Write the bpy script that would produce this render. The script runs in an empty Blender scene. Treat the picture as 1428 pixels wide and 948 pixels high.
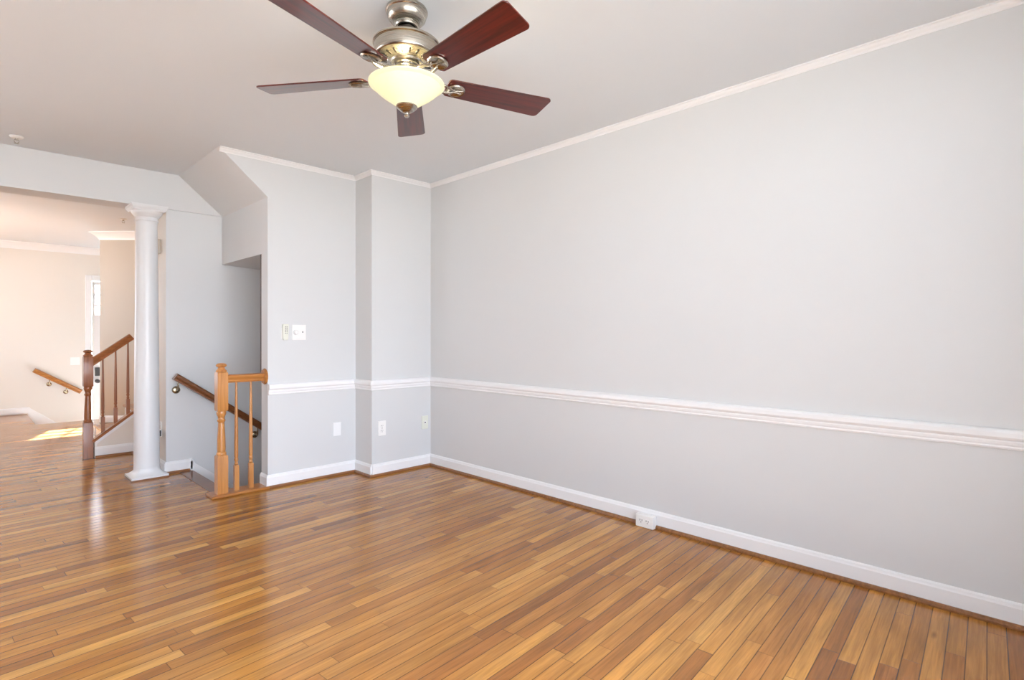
import bpy, bmesh, math
from mathutils import Vector, Matrix
C = bpy.context.scene.collection
S = bpy.context.scene

# ------------------------------------------------------------------ camera
CAM_H = 1.136
FPX = 765.0                      # focal length in pixels of the 1428 px wide frame
cam_data = bpy.data.cameras.new('camera')
cam = bpy.data.objects.new('camera', cam_data)
C.objects.link(cam)
cam_data.sensor_fit = 'HORIZONTAL'
cam_data.sensor_width = 36.0
cam_data.lens = FPX / 1428.0 * 36.0
cam_data.shift_y = -(474.0 - 466.0) / 1428.0
cam_data.clip_start = 0.02
cam.location = (0.0, 0.0, CAM_H)
cam.rotation_euler = (math.radians(90), 0, -math.atan2(0.7085, 0.7057))
S.camera = cam

# ------------------------------------------------------------------ exposure, sky, sun
SIDE_DARK = 0.15
SIDE_LOW = 0.60
S.view_settings.view_transform = 'Standard'
S.view_settings.look = 'None'
S.view_settings.gamma = 1.0
S.view_settings.use_curve_mapping = False
S.view_settings.exposure = 0.05
S.cycles.max_bounces = 14
S.cycles.diffuse_bounces = 10
S.cycles.sample_clamp_indirect = 10

world = bpy.data.worlds.new('sky')
S.world = world
world.use_nodes = True
nt = world.node_tree
bg = nt.nodes['Background']
geo = nt.nodes.new('ShaderNodeTexCoord')
sep = nt.nodes.new('ShaderNodeSeparateXYZ')
ramp = nt.nodes.new('ShaderNodeValToRGB')
mp = nt.nodes.new('ShaderNodeMapRange')
mp.inputs[1].default_value = -1.0
nt.links.new(geo.outputs['Generated'], sep.inputs[0])
nt.links.new(sep.outputs['Z'], mp.inputs[0])
nt.links.new(mp.outputs[0], ramp.inputs[0])
ramp.color_ramp.elements[0].position = 0.40
ramp.color_ramp.elements[0].color = (1.12, 1.15, 1.18, 1)    # sunlit ground outside
ramp.color_ramp.elements[1].position = 0.55
ramp.color_ramp.elements[1].color = (0.74, 0.83, 0.98, 1)     # hazy bright sky
# added dimming of the surroundings toward -X, weaker low down, keeps right wall darker
side = nt.nodes.new('ShaderNodeMapRange'); side.interpolation_type = 'SMOOTHSTEP'
side.inputs[1].default_value = -0.85; side.inputs[2].default_value = -0.25
side.inputs[3].default_value = SIDE_DARK; side.inputs[4].default_value = 1.0
nt.links.new(sep.outputs['X'], side.inputs[0])
low = nt.nodes.new('ShaderNodeMapRange'); low.interpolation_type = 'SMOOTHSTEP'
low.inputs[1].default_value = 0.06; low.inputs[2].default_value = 0.16
nt.links.new(sep.outputs['Z'], low.inputs[0])
mxf = nt.nodes.new('ShaderNodeMix'); mxf.data_type = 'FLOAT'
mxf.inputs[2].default_value = 1.0
nt.links.new(low.outputs[0], mxf.inputs[0]); nt.links.new(side.outputs[0], mxf.inputs[3])
vm = nt.nodes.new('ShaderNodeVectorMath'); vm.operation = 'SCALE'
nt.links.new(ramp.outputs[0], vm.inputs[0]); nt.links.new(mxf.outputs[0], vm.inputs['Scale'])
side2 = nt.nodes.new('ShaderNodeMapRange'); side2.interpolation_type = 'SMOOTHSTEP'
side2.inputs[1].default_value = -0.85; side2.inputs[2].default_value = -0.25
side2.inputs[3].default_value = SIDE_LOW; side2.inputs[4].default_value = 1.0
nt.links.new(sep.outputs['X'], side2.inputs[0]); nt.links.new(side2.outputs[0], mxf.inputs[2])
nt.links.new(vm.outputs[0], bg.inputs['Color'])
bg.inputs['Strength'].default_value = 12.5

sun_d = bpy.data.lights.new('sun', 'SUN')
sun_d.energy = 130.0
sun_d.angle = math.radians(1.0)
sun_d.color = (0.97, 0.98, 1.0)
sun = bpy.data.objects.new('sun', sun_d)
C.objects.link(sun)
sun.rotation_euler = Vector((-0.80, -2.25, -1.60)).to_track_quat('-Z', 'Y').to_euler()

def portal(name, loc, size, normal):
    d = bpy.data.lights.new(name, 'AREA')
    d.shape = 'RECTANGLE'
    d.size, d.size_y = size
    d.cycles.is_portal = True
    o = bpy.data.objects.new(name, d)
    C.objects.link(o)
    o.location = loc
    o.rotation_euler = Vector(normal).to_track_quat('-Z', 'Z').to_euler()

# ------------------------------------------------------------------ helpers
def tag(o, label=None, cat=None, group=None, kind=None):
    if label: o['label'] = label
    if cat: o['category'] = cat
    if group: o['group'] = group
    if kind: o['kind'] = kind
    return o

def empty(name, loc, label, cat, group=None, rotz=0.0):
    o = bpy.data.objects.new(name, None)
    C.objects.link(o)
    o.location = loc
    o.rotation_euler = (0, 0, rotz)
    o.empty_display_size = 0.05
    return tag(o, label, cat, group)

def mk(name, bm, mat, parent=None, bevel=0.0, smooth=False, seg=2):
    """link a bmesh as ONE mesh object; vertices are in the parent's space"""
    me = bpy.data.meshes.new(name)
    bmesh.ops.recalc_face_normals(bm, faces=bm.faces)
    bm.to_mesh(me)
    bm.free()
    o = bpy.data.objects.new(name, me)
    C.objects.link(o)
    if mat: me.materials.append(mat)
    if parent is not None: o.parent = parent
    if smooth:
        for p in me.polygons: p.use_smooth = True
        me.set_sharp_from_angle(angle=math.radians(35))
    if bevel > 0:
        m = o.modifiers.new('bevel', 'BEVEL')
        m.width = bevel; m.segments = seg; m.limit_method = 'ANGLE'
        m.angle_limit = math.radians(40)
    return o

def box(bm, x0, x1, y0, y1, z0, z1):
    v = [bm.verts.new(p) for p in ((x0,y0,z0),(x1,y0,z0),(x1,y1,z0),(x0,y1,z0),(x0,y0,z1),(x1,y0,z1),(x1,y1,z1),(x0,y1,z1))]
    for f in ((0,3,2,1),(4,5,6,7),(0,1,5,4),(1,2,6,5),(2,3,7,6),(3,0,4,7)):
        bm.faces.new([v[i] for i in f])
    return bm

def lathe(bm, prof, n=32, c=(0,0,0), axis='Z'):
    """prof: (radius, height) pairs"""
    rings = []
    for r, h in prof:
        ring = []
        for i in range(n):
            a = 2*math.pi*i/n
            p = (r*math.cos(a), r*math.sin(a), h)
            if axis == 'X': p = (h, p[0], p[1])
            if axis == 'Y': p = (p[0], h, p[1])
            ring.append(bm.verts.new((p[0]+c[0], p[1]+c[1], p[2]+c[2])))
        rings.append(ring)
    for a, b in zip(rings, rings[1:]):
        for i in range(n):
            bm.faces.new((a[i], a[(i+1) % n], b[(i+1) % n], b[i]))
    if prof[0][0] > 1e-6: bm.faces.new(rings[0])
    if prof[-1][0] > 1e-6: bm.faces.new(rings[-1])
    bmesh.ops.remove_doubles(bm, verts=bm.verts, dist=1e-6)
    return bm

def prism(bm, poly, lo, hi, plane='XZ'):
    """polygon extruded: XZ along Y, YZ along X, XY along Z"""
    def P(a, b, t):
        return {'XZ': (a, t, b), 'YZ': (t, a, b), 'XY': (a, b, t)}[plane]
    A = [bm.verts.new(P(a, b, lo)) for a, b in poly]
    B = [bm.verts.new(P(a, b, hi)) for a, b in poly]
    bm.faces.new(A); bm.faces.new(B)
    n = len(poly)
    for i in range(n):
        bm.faces.new((A[i], A[(i+1) % n], B[(i+1) % n], B[i]))
    return bm

def tube(bm, pts, r, n=12):
    rings = []
    for i, p in enumerate(pts):
        p = Vector(p)
        d = (Vector(pts[min(i+1, len(pts)-1)]) - Vector(pts[max(i-1, 0)])).normalized()
        u = d.cross(Vector((0, 0, 1)))
        if u.length < 1e-3: u = d.cross(Vector((1, 0, 0)))
        u.normalize(); w = d.cross(u)
        rings.append([bm.verts.new(p + r*(math.cos(2*math.pi*k/n)*u + math.sin(2*math.pi*k/n)*w)) for k in range(n)])
    for a, b in zip(rings, rings[1:]):
        for k in range(n):
            bm.faces.new((a[k], a[(k+1) % n], b[(k+1) % n], b[k]))
    bm.faces.new(rings[0]); bm.faces.new(rings[-1])
    return bm

def profile_run(bm, path, prof, side=1):
    """sweep a moulding profile (depth out of wall, height) along a plan polyline; mitred corners.
    the room lies on the left of the path when side=1"""
    n = len(path)
    rings = []
    for i in range(n):
        p = Vector(path[i])
        ds = []
        if i > 0: ds.append((p - Vector(path[i-1])).normalized())
        if i < n-1: ds.append((Vector(path[i+1]) - p).normalized())
        ns = [Vector((-d.y, d.x))*side for d in ds]
        m = sum(ns, Vector((0, 0)))
        m.normalize()
        k = 1.0/m.dot(ns[0])
        rings.append([bm.verts.new((p.x + m.x*k*d, p.y + m.y*k*d, z)) for d, z in prof])
    q = len(prof)
    for a, b in zip(rings, rings[1:]):
        for j in range(q):
            bm.faces.new((a[j], a[(j+1) % q], b[(j+1) % q], b[j]))
    bm.faces.new(rings[0]); bm.faces.new(rings[-1])
    return bm

def slab(xs, ys, holes, fn):
    """grid of cells minus the holes, joined without inner faces; fn(bm, i0,i1,j0,j1)"""
    xs = sorted(set(xs + [h[0] for h in holes] + [h[1] for h in holes]))
    ys = sorted(set(ys + [h[2] for h in holes] + [h[3] for h in holes]))
    def solid(i, j):
        if i < 0 or j < 0 or i >= len(xs)-1 or j >= len(ys)-1: return False
        cx, cy = (xs[i]+xs[i+1])/2, (ys[j]+ys[j+1])/2
        return not any(h[0] < cx < h[1] and h[2] < cy < h[3] for h in holes)
    bm = bmesh.new()
    def quad(pts): bm.faces.new([bm.verts.new(fn(*p)) for p in pts])
    for i in range(len(xs)-1):
        for j in range(len(ys)-1):
            if not solid(i, j): continue
            x0, x1, y0, y1 = xs[i], xs[i+1], ys[j], ys[j+1]
            quad(((x0,y0,0),(x1,y0,0),(x1,y1,0),(x0,y1,0)))
            quad(((x0,y0,1),(x1,y0,1),(x1,y1,1),(x0,y1,1)))
            if not solid(i-1, j): quad(((x0,y0,0),(x0,y1,0),(x0,y1,1),(x0,y0,1)))
            if not solid(i+1, j): quad(((x1,y0,0),(x1,y1,0),(x1,y1,1),(x1,y0,1)))
            if not solid(i, j-1): quad(((x0,y0,0),(x1,y0,0),(x1,y0,1),(x0,y0,1)))
            if not solid(i, j+1): quad(((x0,y1,0),(x1,y1,0),(x1,y1,1),(x0,y1,1)))
    bmesh.ops.remove_doubles(bm, verts=bm.verts, dist=1e-5)
    return bm

def wall_y(y0, y1, x0, x1, z0, z1, holes=()):
    return slab([x0, x1], [z0, z1], list(holes), lambda a, b, t: (a, y0 if t == 0 else y1, b))
def wall_x(x0, x1, y0, y1, z0, z1, holes=()):
    return slab([y0, y1], [z0, z1], list(holes), lambda a, b, t: (x0 if t == 0 else x1, a, b))
def flat(z0, z1, x0, x1, y0, y1, holes=()):
    return slab([x0, x1], [y0, y1], list(holes), lambda a, b, t: (a, b, z0 if t == 0 else z1))

def struct(name, bm, mat, **k):
    return tag(mk(name, bm, mat, **k), kind='structure')

# ------------------------------------------------------------------ materials
def nodes(name):
    m = bpy.data.materials.new(name)
    m.use_nodes = True
    return m, m.node_tree, m.node_tree.nodes['Principled BSDF']

def srgb(r, g, b):
    f = lambda c: (c/255/12.92) if c/255 <= 0.04045 else ((c/255+0.055)/1.055)**2.4
    return (f(r), f(g), f(b), 1)

def paint(name, col, rough=0.6, bump=0.02, var=0.015, scale=350.0):
    m, t, p = nodes(name)
    tc = t.nodes.new('ShaderNodeTexCoord')
    n1 = t.nodes.new('ShaderNodeTexNoise'); n1.inputs['Scale'].default_value = 1.3
    n2 = t.nodes.new('ShaderNodeTexNoise'); n2.inputs['Scale'].default_value = scale
    hsv = t.nodes.new('ShaderNodeHueSaturation'); hsv.inputs['Color'].default_value = col
    mr = t.nodes.new('ShaderNodeMapRange')
    mr.inputs[3].default_value = 1-var; mr.inputs[4].default_value = 1+var
    b = t.nodes.new('ShaderNodeBump'); b.inputs['Strength'].default_value = bump; b.inputs['Distance'].default_value = 0.002
    L = t.links.new
    L(tc.outputs['Object'], n1.inputs['Vector']); L(tc.outputs['Object'], n2.inputs['Vector'])
    L(n1.outputs[0], mr.inputs[0]); L(mr.outputs[0], hsv.inputs['Value'])
    L(hsv.outputs[0], p.inputs['Base Color'])
    L(n2.outputs[0], b.inputs['Height']); L(b.outputs[0], p.inputs['Normal'])
    p.inputs['Roughness'].default_value = rough
    return m

def metal(name, col, rough=0.3, aniso=True):
    m, t, p = nodes(name)
    tc = t.nodes.new('ShaderNodeTexCoord')
    mpn = t.nodes.new('ShaderNodeMapping'); mpn.inputs['Scale'].default_value = (6, 6, 700)
    n = t.nodes.new('ShaderNodeTexNoise'); n.inputs['Scale'].default_value = 1.0
    mr = t.nodes.new('ShaderNodeMapRange'); mr.inputs[3].default_value = rough-0.08; mr.inputs[4].default_value = rough+0.1
    L = t.links.new
    L(tc.outputs['Object'], mpn.inputs[0]); L(mpn.outputs[0], n.inputs['Vector'])
    L(n.outputs[0], mr.inputs[0]); L(mr.outputs[0], p.inputs['Roughness'])
    p.inputs['Base Color'].default_value = col
    p.inputs['Metallic'].default_value = 1.0
    return m

def wood(name, c0, c1, rough=0.3, axis='X', freq=1.0, coat=0.3):
    """straight-grained varnished wood, grain along the given object axis"""
    m, t, p = nodes(name)
    tc = t.nodes.new('ShaderNodeTexCoord')
    mpn = t.nodes.new('ShaderNodeMapping')
    s = {'X': (2.5, 60, 60), 'Y': (60, 2.5, 60), 'Z': (60, 60, 2.5)}[axis]
    mpn.inputs['Scale'].default_value = tuple(v*freq for v in s)
    n = t.nodes.new('ShaderNodeTexNoise'); n.inputs['Scale'].default_value = 1.0
    n.inputs['Detail'].default_value = 6; n.inputs['Roughness'].default_value = 0.65
    r = t.nodes.new('ShaderNodeValToRGB')
    r.color_ramp.elements[0].position = 0.32; r.color_ramp.elements[0].color = c0
    r.color_ramp.elements[1].position = 0.66; r.color_ramp.elements[1].color = c1
    b = t.nodes.new('ShaderNodeBump'); b.inputs['Strength'].default_value = 0.05; b.inputs['Distance'].default_value = 0.001
    L = t.links.new
    L(tc.outputs['Object'], mpn.inputs[0]); L(mpn.outputs[0], n.inputs['Vector'])
    L(n.outputs[0], r.inputs[0]); L(r.outputs[0], p.inputs['Base Color'])
    L(n.outputs[0], b.inputs['Height']); L(b.outputs[0], p.inputs['Normal'])
    p.inputs['Roughness'].default_value = rough
    p.inputs['Coat Weight'].default_value = coat
    p.inputs['Coat Roughness'].default_value = 0.12
    return m

def floor_material(rot_deg):
    m, t, p = nodes('oak_strip_floor')
    N = t.nodes.new
    L = t.links.new
    def math_(op, a, b=None, c=None):
        n = N('ShaderNodeMath'); n.operation = op
        for i, v in enumerate((a, b, c)):
            if v is None: continue
            if isinstance(v, (int, float)): n.inputs[i].default_value = v
            else: L(v, n.inputs[i])
        return n.outputs[0]
    g = N('ShaderNodeNewGeometry')
    mpn = N('ShaderNodeMapping'); mpn.inputs['Rotation'].default_value = (0, 0, math.radians(rot_deg))
    L(g.outputs['Position'], mpn.inputs[0])
    sp = N('ShaderNodeSeparateXYZ'); L(mpn.outputs[0], sp.inputs[0])
    u, v = sp.outputs[0], sp.outputs[1]
    vb = math_('DIVIDE', v, 0.0565)
    row = math_('FLOOR', vb)
    wr = N('ShaderNodeTexWhiteNoise'); wr.noise_dimensions = '1D'; L(row, wr.inputs['W'])
    r1 = wr.outputs['Value']
    # plank length differs by row and is jittered along the row
    cmb = N('ShaderNodeCombineXYZ'); L(math_('MULTIPLY', u, 0.9), cmb.inputs[0]); L(math_('MULTIPLY', row, 7.31), cmb.inputs[1])
    nz = N('ShaderNodeTexNoise'); nz.inputs['Scale'].default_value = 1.0; nz.inputs['Detail'].default_value = 0
    L(cmb.outputs[0], nz.inputs['Vector'])
    uu = math_('ADD', u, math_('MULTIPLY', nz.outputs[0], 0.9))
    ln = math_('MULTIPLY_ADD', r1, 0.6, 0.55)
    ub = math_('ADD', math_('DIVIDE', uu, ln), math_('MULTIPLY', r1, 57.0))
    idx = math_('FLOOR', ub)
    cc = N('ShaderNodeCombineXYZ'); L(idx, cc.inputs[0]); L(row, cc.inputs[1])
    wn = N('ShaderNodeTexWhiteNoise'); wn.noise_dimensions = '2D'; L(cc.outputs[0], wn.inputs['Vector'])
    # board colour
    rp = N('ShaderNodeValToRGB')
    els = rp.color_ramp.elements
    data = [(0.0, FLOOR_C[0]), (0.06, FLOOR_C[1]), (0.25, FLOOR_C[2]), (0.60, FLOOR_C[3]), (0.90, FLOOR_C[4]), (1.0, FLOOR_C[5])]
    els[0].position, els[0].color = data[0]
    els[1].position, els[1].color = data[-1]
    for pos, col in data[1:-1]:
        e = els.new(pos); e.color = col
    L(wn.outputs['Value'], rp.inputs[0])
    # grain: stretched noise, shifted per board
    gc = N('ShaderNodeCombineXYZ')
    L(math_('MULTIPLY', u, 5.0), gc.inputs[0])
    L(math_('MULTIPLY', v, 110.0), gc.inputs[1])
    L(math_('MULTIPLY', wn.outputs['Value'], 37.0), gc.inputs[2])
    gn = N('ShaderNodeTexNoise'); gn.inputs['Scale'].default_value = 1.0; gn.inputs['Detail'].default_value = 5
    gn.inputs['Roughness'].default_value = 0.6; gn.inputs['Distortion'].default_value = 0.6
    L(gc.outputs[0], gn.inputs['Vector'])
    gv = N('ShaderNodeMapRange'); gv.inputs[1].default_value = 0.3; gv.inputs[2].default_value = 0.7
    gv.inputs[3].default_value = 0.76; gv.inputs[4].default_value = 1.20
    L(gn.outputs[0], gv.inputs[0])
    # larger figure inside a board
    fc = N('ShaderNodeCombineXYZ')
    L(math_('MULTIPLY', u, 3.0), fc.inputs[0]); L(math_('MULTIPLY', v, 22.0), fc.inputs[1])
    L(math_('MULTIPLY', wn.outputs['Value'], 91.0), fc.inputs[2])
    fn_ = N('ShaderNodeTexNoise'); fn_.inputs['Scale'].default_value = 1.0; fn_.inputs['Detail'].default_value = 2
    L(fc.outputs[0], fn_.inputs['Vector'])
    fv = N('ShaderNodeMapRange'); fv.inputs[1].default_value = 0.3; fv.inputs[2].default_value = 0.7
    fv.inputs[3].default_value = 0.82; fv.inputs[4].default_value = 1.16
    L(fn_.outputs[0], fv.inputs[0])
    # small dark knots
    kc = N('ShaderNodeCombineXYZ'); L(math_('MULTIPLY', u, 2.2), kc.inputs[0]); L(math_('MULTIPLY', v, 7.0), kc.inputs[1])
    kn = N('ShaderNodeTexVoronoi'); kn.inputs['Scale'].default_value = 1.0
    L(kc.outputs[0], kn.inputs['Vector'])
    kv = N('ShaderNodeMapRange'); kv.inputs[1].default_value = 0.03; kv.inputs[2].default_value = 0.09
    kv.inputs[3].default_value = 0.55; kv.inputs[4].default_value = 1.0
    L(kn.outputs['Distance'], kv.inputs[0])
    val = math_('MULTIPLY', math_('MULTIPLY', gv.outputs[0], fv.outputs[0]), kv.outputs[0])
    # gaps between boards and at butt ends
    fr = math_('FRACT', vb)
    ed = math_('MINIMUM', fr, math_('SUBTRACT', 1.0, fr))
    gap = N('ShaderNodeMapRange'); gap.inputs[1].default_value = 0.012; gap.inputs[2].default_value = 0.045
    gap.interpolation_type = 'SMOOTHSTEP'
    L(ed, gap.inputs[0])
    fu = math_('FRACT', ub)
    eu = math_('MULTIPLY', math_('MINIMUM', fu, math_('SUBTRACT', 1.0, fu)), ln)
    gapu = N('ShaderNodeMapRange'); gapu.inputs[1].default_value = 0.0002; gapu.inputs[2].default_value = 0.0014
    L(eu, gapu.inputs[0])
    gp = math_('MULTIPLY', gap.outputs[0], gapu.outputs[0])
    gcol = math_('MULTIPLY_ADD', gp, 0.72, 0.28)
    hsv = N('ShaderNodeHueSaturation')
    L(rp.outputs[0], hsv.inputs['Color'])
    L(math_('MULTIPLY', val, gcol), hsv.inputs['Value'])
    L(hsv.outputs[0], p.inputs['Base Color'])
    # surface: cupped boards and a slightly wavy varnish
    cup = math_('MULTIPLY', math_('MULTIPLY', ed, ed), -1.2)
    hgt = math_('ADD', math_('MULTIPLY', gp, 0.55), math_('ADD', cup, math_('MULTIPLY', wn.outputs['Value'], 0.10)))
    hgt = math_('ADD', hgt, math_('MULTIPLY', gn.outputs[0], 0.05))
    b = N('ShaderNodeBump'); b.inputs['Strength'].default_value = 0.35; b.inputs['Distance'].default_value = 0.0012
    L(hgt, b.inputs['Height']); L(b.outputs[0], p.inputs['Normal'])
    p.inputs['Roughness'].default_value = 0.16
    p.inputs['Specular IOR Level'].default_value = 0.5
    p.inputs['Coat Weight'].default_value = 0.0
    p.inputs['Coat Roughness'].default_value = 0.05
    return m

FLOOR_C = [srgb(130, 80, 36), srgb(146, 92, 40), srgb(160, 105, 46), srgb(171, 116, 51), srgb(183, 128, 60), srgb(196, 144, 74)]
BOARD_ROT = -4.0

M_WALL = paint('wall_paint_light_grey', srgb(212, 214, 215), 0.55)
M_TAN = paint('wall_paint_tan', srgb(188, 178, 164), 0.55)
M_FOYER = paint('wall_paint_warm_white', srgb(228, 223, 215), 0.55)
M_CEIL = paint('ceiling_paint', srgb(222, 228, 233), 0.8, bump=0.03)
M_TRIM = paint('trim_paint_white', srgb(238, 239, 240), 0.32, bump=0.005, var=0.005)
M_COL = paint('column_paint_white', srgb(226, 228, 230), 0.35, bump=0.005, var=0.005)
M_FLOOR = floor_material(BOARD_ROT)
M_OAKX = wood('oak_varnished', srgb(150, 92, 38), srgb(190, 128, 66), 0.3, 'X')
M_OAKY = wood('oak_varnished_across', srgb(150, 92, 38), srgb(190, 128, 66), 0.3, 'Y')
M_OAKZ = wood('oak_varnished_upright', srgb(164, 104, 50), srgb(202, 142, 78), 0.3, 'Z')
M_OAKDK = wood('oak_darker_stain', srgb(96, 54, 26), srgb(134, 82, 44), 0.3, 'X')
M_OAKRED = wood('oak_reddish_stain', srgb(128, 72, 38), srgb(164, 102, 60), 0.3, 'Z')
M_OAKREDX = wood('oak_reddish_rail', srgb(140, 80, 38), srgb(172, 108, 58), 0.3, 'X')
M_SHOE = wood('shoe_moulding_stained', srgb(112, 68, 32), srgb(150, 98, 50), 0.35, 'X')
M_BRASS = metal('satin_nickel_brass', srgb(178, 164, 138), 0.25)
M_NICKEL = metal('brushed_nickel', srgb(176, 170, 160), 0.26)
M_NICKELD = metal('brushed_nickel_dark', srgb(80, 75, 70), 0.3)
M_BLADE = wood('mahogany_blade', srgb(42, 8, 6), srgb(98, 26, 17), 0.28, 'X', coat=0.4)
M_PLASTIC = paint('plastic_white', srgb(240, 240, 238), 0.35, bump=0, var=0)
M_IVORY = paint('plastic_ivory', srgb(224, 226, 214), 0.4, bump=0, var=0)
M_BEIGEP = paint('plastic_beige', srgb(205, 196, 182), 0.5, bump=0, var=0)
M_DARK = paint('dark_plastic', srgb(58, 58, 60), 0.4, bump=0, var=0)
M_STRIP = paint('dark_brown', srgb(74, 64, 58), 0.5)
M_GREYB = paint('grey_rubber', srgb(120, 122, 124), 0.5, bump=0, var=0)
M_GROUND = paint('exterior_paving', srgb(170, 165, 155), 0.9)

def glass_pane():
    m, t, p = nodes('door_glass')
    tr = t.nodes.new('ShaderNodeBsdfTransparent')
    gl = t.nodes.new('ShaderNodeBsdfGlossy'); gl.inputs['Roughness'].default_value = 0.03
    fr = t.nodes.new('ShaderNodeFresnel')
    mx = t.nodes.new('ShaderNodeMixShader')
    t.links.new(fr.outputs[0], mx.inputs[0]); t.links.new(tr.outputs[0], mx.inputs[1]); t.links.new(gl.outputs[0], mx.inputs[2])
    t.links.new(mx.outputs[0], t.nodes['Material Output'].inputs['Surface'])
    return m
M_GLASS = glass_pane()

def bowl_glass():
    """frosted glass shade lit by the bulbs inside it"""
    m, t, p = nodes('frosted_glass_lit')
    tl = t.nodes.new('ShaderNodeBsdfTranslucent'); tl.inputs['Color'].default_value = (0.22, 0.21, 0.14, 1)
    df = t.nodes.new('ShaderNodeBsdfPrincipled'); df.inputs['Base Color'].default_value = srgb(240, 232, 205); df.inputs['Roughness'].default_value = 0.25
    n = t.nodes.new('ShaderNodeTexNoise'); n.inputs['Scale'].default_value = 9; n.inputs['Distortion'].default_value = 1.5
    mr = t.nodes.new('ShaderNodeMapRange'); mr.inputs[3].default_value = 0.42; mr.inputs[4].default_value = 0.58
    mx = t.nodes.new('ShaderNodeMixShader')
    em = t.nodes.new('ShaderNodeEmission'); em.inputs['Color'].default_value = (1.0, 0.96, 0.60, 1); em.inputs['Strength'].default_value = BOWL_E
    ad = t.nodes.new('ShaderNodeAddShader')
    L = t.links.new
    L(n.outputs[0], mr.inputs[0]); L(mr.outputs[0], mx.inputs[0])
    L(tl.outputs[0], mx.inputs[1]); L(df.outputs[0], mx.inputs[2])
    L(mx.outputs[0], ad.inputs[0]); L(em.outputs[0], ad.inputs[1])
    L(ad.outputs[0], t.nodes['Material Output'].inputs['Surface'])
    return m
BOWL_E = 0.5
M_BOWL = bowl_glass()

# ------------------------------------------------------------------ structure
H = 2.44
XR = 2.885                      # right wall
YA, YB = 3.875, 4.13            # the two back wall planes
YW, YS, YFAR = 5.14, 6.28, 10.40
XL, YR = -3.0, -0.25
XF = -0.9                       # left wall of the hall

struct('floor', flat(-0.22, 0.0, XL, 4.0, YR, YFAR, [(1.34, XR+0.05, YB+0.12, YW+0.05), (0.66, 4.0, 9.10, YFAR)]), M_FLOOR)
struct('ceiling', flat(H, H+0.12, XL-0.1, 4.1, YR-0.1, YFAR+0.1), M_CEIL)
struct('wall_right', wall_x(XR, XR+0.12, YR, 6.10, -2.7, H), M_WALL)
struct('wall_rear', wall_y(YR-0.12, YR, XL-0.12, XR+0.12, -0.3, H, [(-1.0, 1.95, 0.08, 2.2)]), M_WALL)
struct('wall_left', wall_x(XL-0.12, XL, YR, 5.35, -0.8, H), M_WALL)
struct('wall_foyer_left', wall_x(XF-0.12, XF, 5.352, YFAR+0.12, -0.8, H, [(7.5, 9.7, 0.5, 2.2)]), M_FOYER)
portal('portal_rear', (0.475, YR-0.02, 1.14), (2.95, 2.12), (0, 1, 0))
portal('portal_foyer', (XF-0.02, 8.6, 1.35), (2.2, 1.7), (1, 0, 0))

# back wall with the sloped top-left corner, and its part below the floor beside the cellar stairs
bm = bmesh.new()
prism(bm, [(1.595, 0.0), (XR, 0.0), (XR, H), (1.262, H), (1.595, 2.148)], YB, YB+0.12)
box(bm, 1.34, XR, YB, YB+0.12, -2.7, -0.22)
struct('wall_back', bm, M_WALL)
# boxed chase in the corner
struct('wall_corner_chase', box(bmesh.new(), 2.308, XR, YA, YB, 0.0, H), M_WALL)
# sloped soffit and dropped header over the cellar stairs
struct('ceiling_stair_soffit', prism(bmesh.new(), [(1.262, H), (1.595, 2.148), (1.595, 1.74), (XR, 1.66), (XR, H)], YB+0.12, YW), M_WALL)
# beam on the column
struct('wall_beam', box(bmesh.new(), XL, 1.60, 5.12, 5.35, 2.152, H), M_WALL)
# wall behind the cellar stairs, its return and the closet block behind it
bm = bmesh.new()
box(bm, 1.175, XR, YW, YW+0.004, -2.7, 2.152)
box(bm, 1.295, XR, YW+0.004, YW+0.12, -2.7, 2.152)
box(bm, 1.60, XR, YW, YW+0.12, 2.152, H)
struct('wall_stairwell', bm, M_WALL)
struct('wall_return', box(bmesh.new(), 1.175, 1.295, YW+0.004, YS, 0.0, 2.152), M_FOYER)
struct('wall_return_upper', box(bmesh.new(), 1.175, 1.295, 5.352, YS, 2.152, H), M_FOYER)
struct('wall_stair_side', box(bmesh.new(), 1.295, 4.0, YS-0.12, YS, 0.0, H), M_FOYER)
struct('strip_stair_jamb', box(bmesh.new(), 1.5965, 1.612, YB+0.121, YB+0.150, 0.845, 1.739), M_STRIP)  # thin dark upright strip at the back edge of the jamb
# cellar below: end wall under the nosing and floor
bm = bmesh.new()
box(bm, 1.22, 1.34, YB, YW+0.12, -2.7, -0.22)
box(bm, 1.22, XR, YB, YW+0.12, -2.82, -2.7)
struct('wall_cellar', bm, M_WALL)
# angled wall in the hall
def obox(bm, a, b, thick, z0, z1):
    a, b = Vector(a), Vector(b)
    d = (b-a).normalized(); n = Vector((-d.y, d.x))
    return prism(bm, [tuple(a), tuple(b), tuple(b+n*thick), tuple(a+n*thick)], z0, z1, 'XY')
AW0, AW1 = (1.250, 8.67), (2.75, 7.17)
struct('wall_angled', obox(bmesh.new(), AW0, AW1, 0.14, -0.6, H), M_TAN)
struct('wall_hall_end', box(bmesh.new(), 2.75, 2.87, YS, 7.30, 0.0, H), M_FOYER)
struct('wall_foyer_side', box(bmesh.new(), 4.0, 4.12, YS-0.12, YFAR+0.12, -0.8, H), M_FOYER)
DX0, DX1, DZ0, DZ1 = 1.395, 2.31, -0.57, 1.95
struct('wall_far', wall_y(YFAR, YFAR+0.14, XF-0.12, 4.12, -0.8, H, [(DX0, DX1, DZ0, DZ1)]), M_FOYER)
portal('portal_door', (1.85, YFAR+0.10, 1.66), (0.86, 0.5), (0, -1, 0))
struct('floor_foyer', box(bmesh.new(), 0.5, 4.0, 9.10, YFAR, -0.70, -0.57), M_FLOOR)
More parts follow.
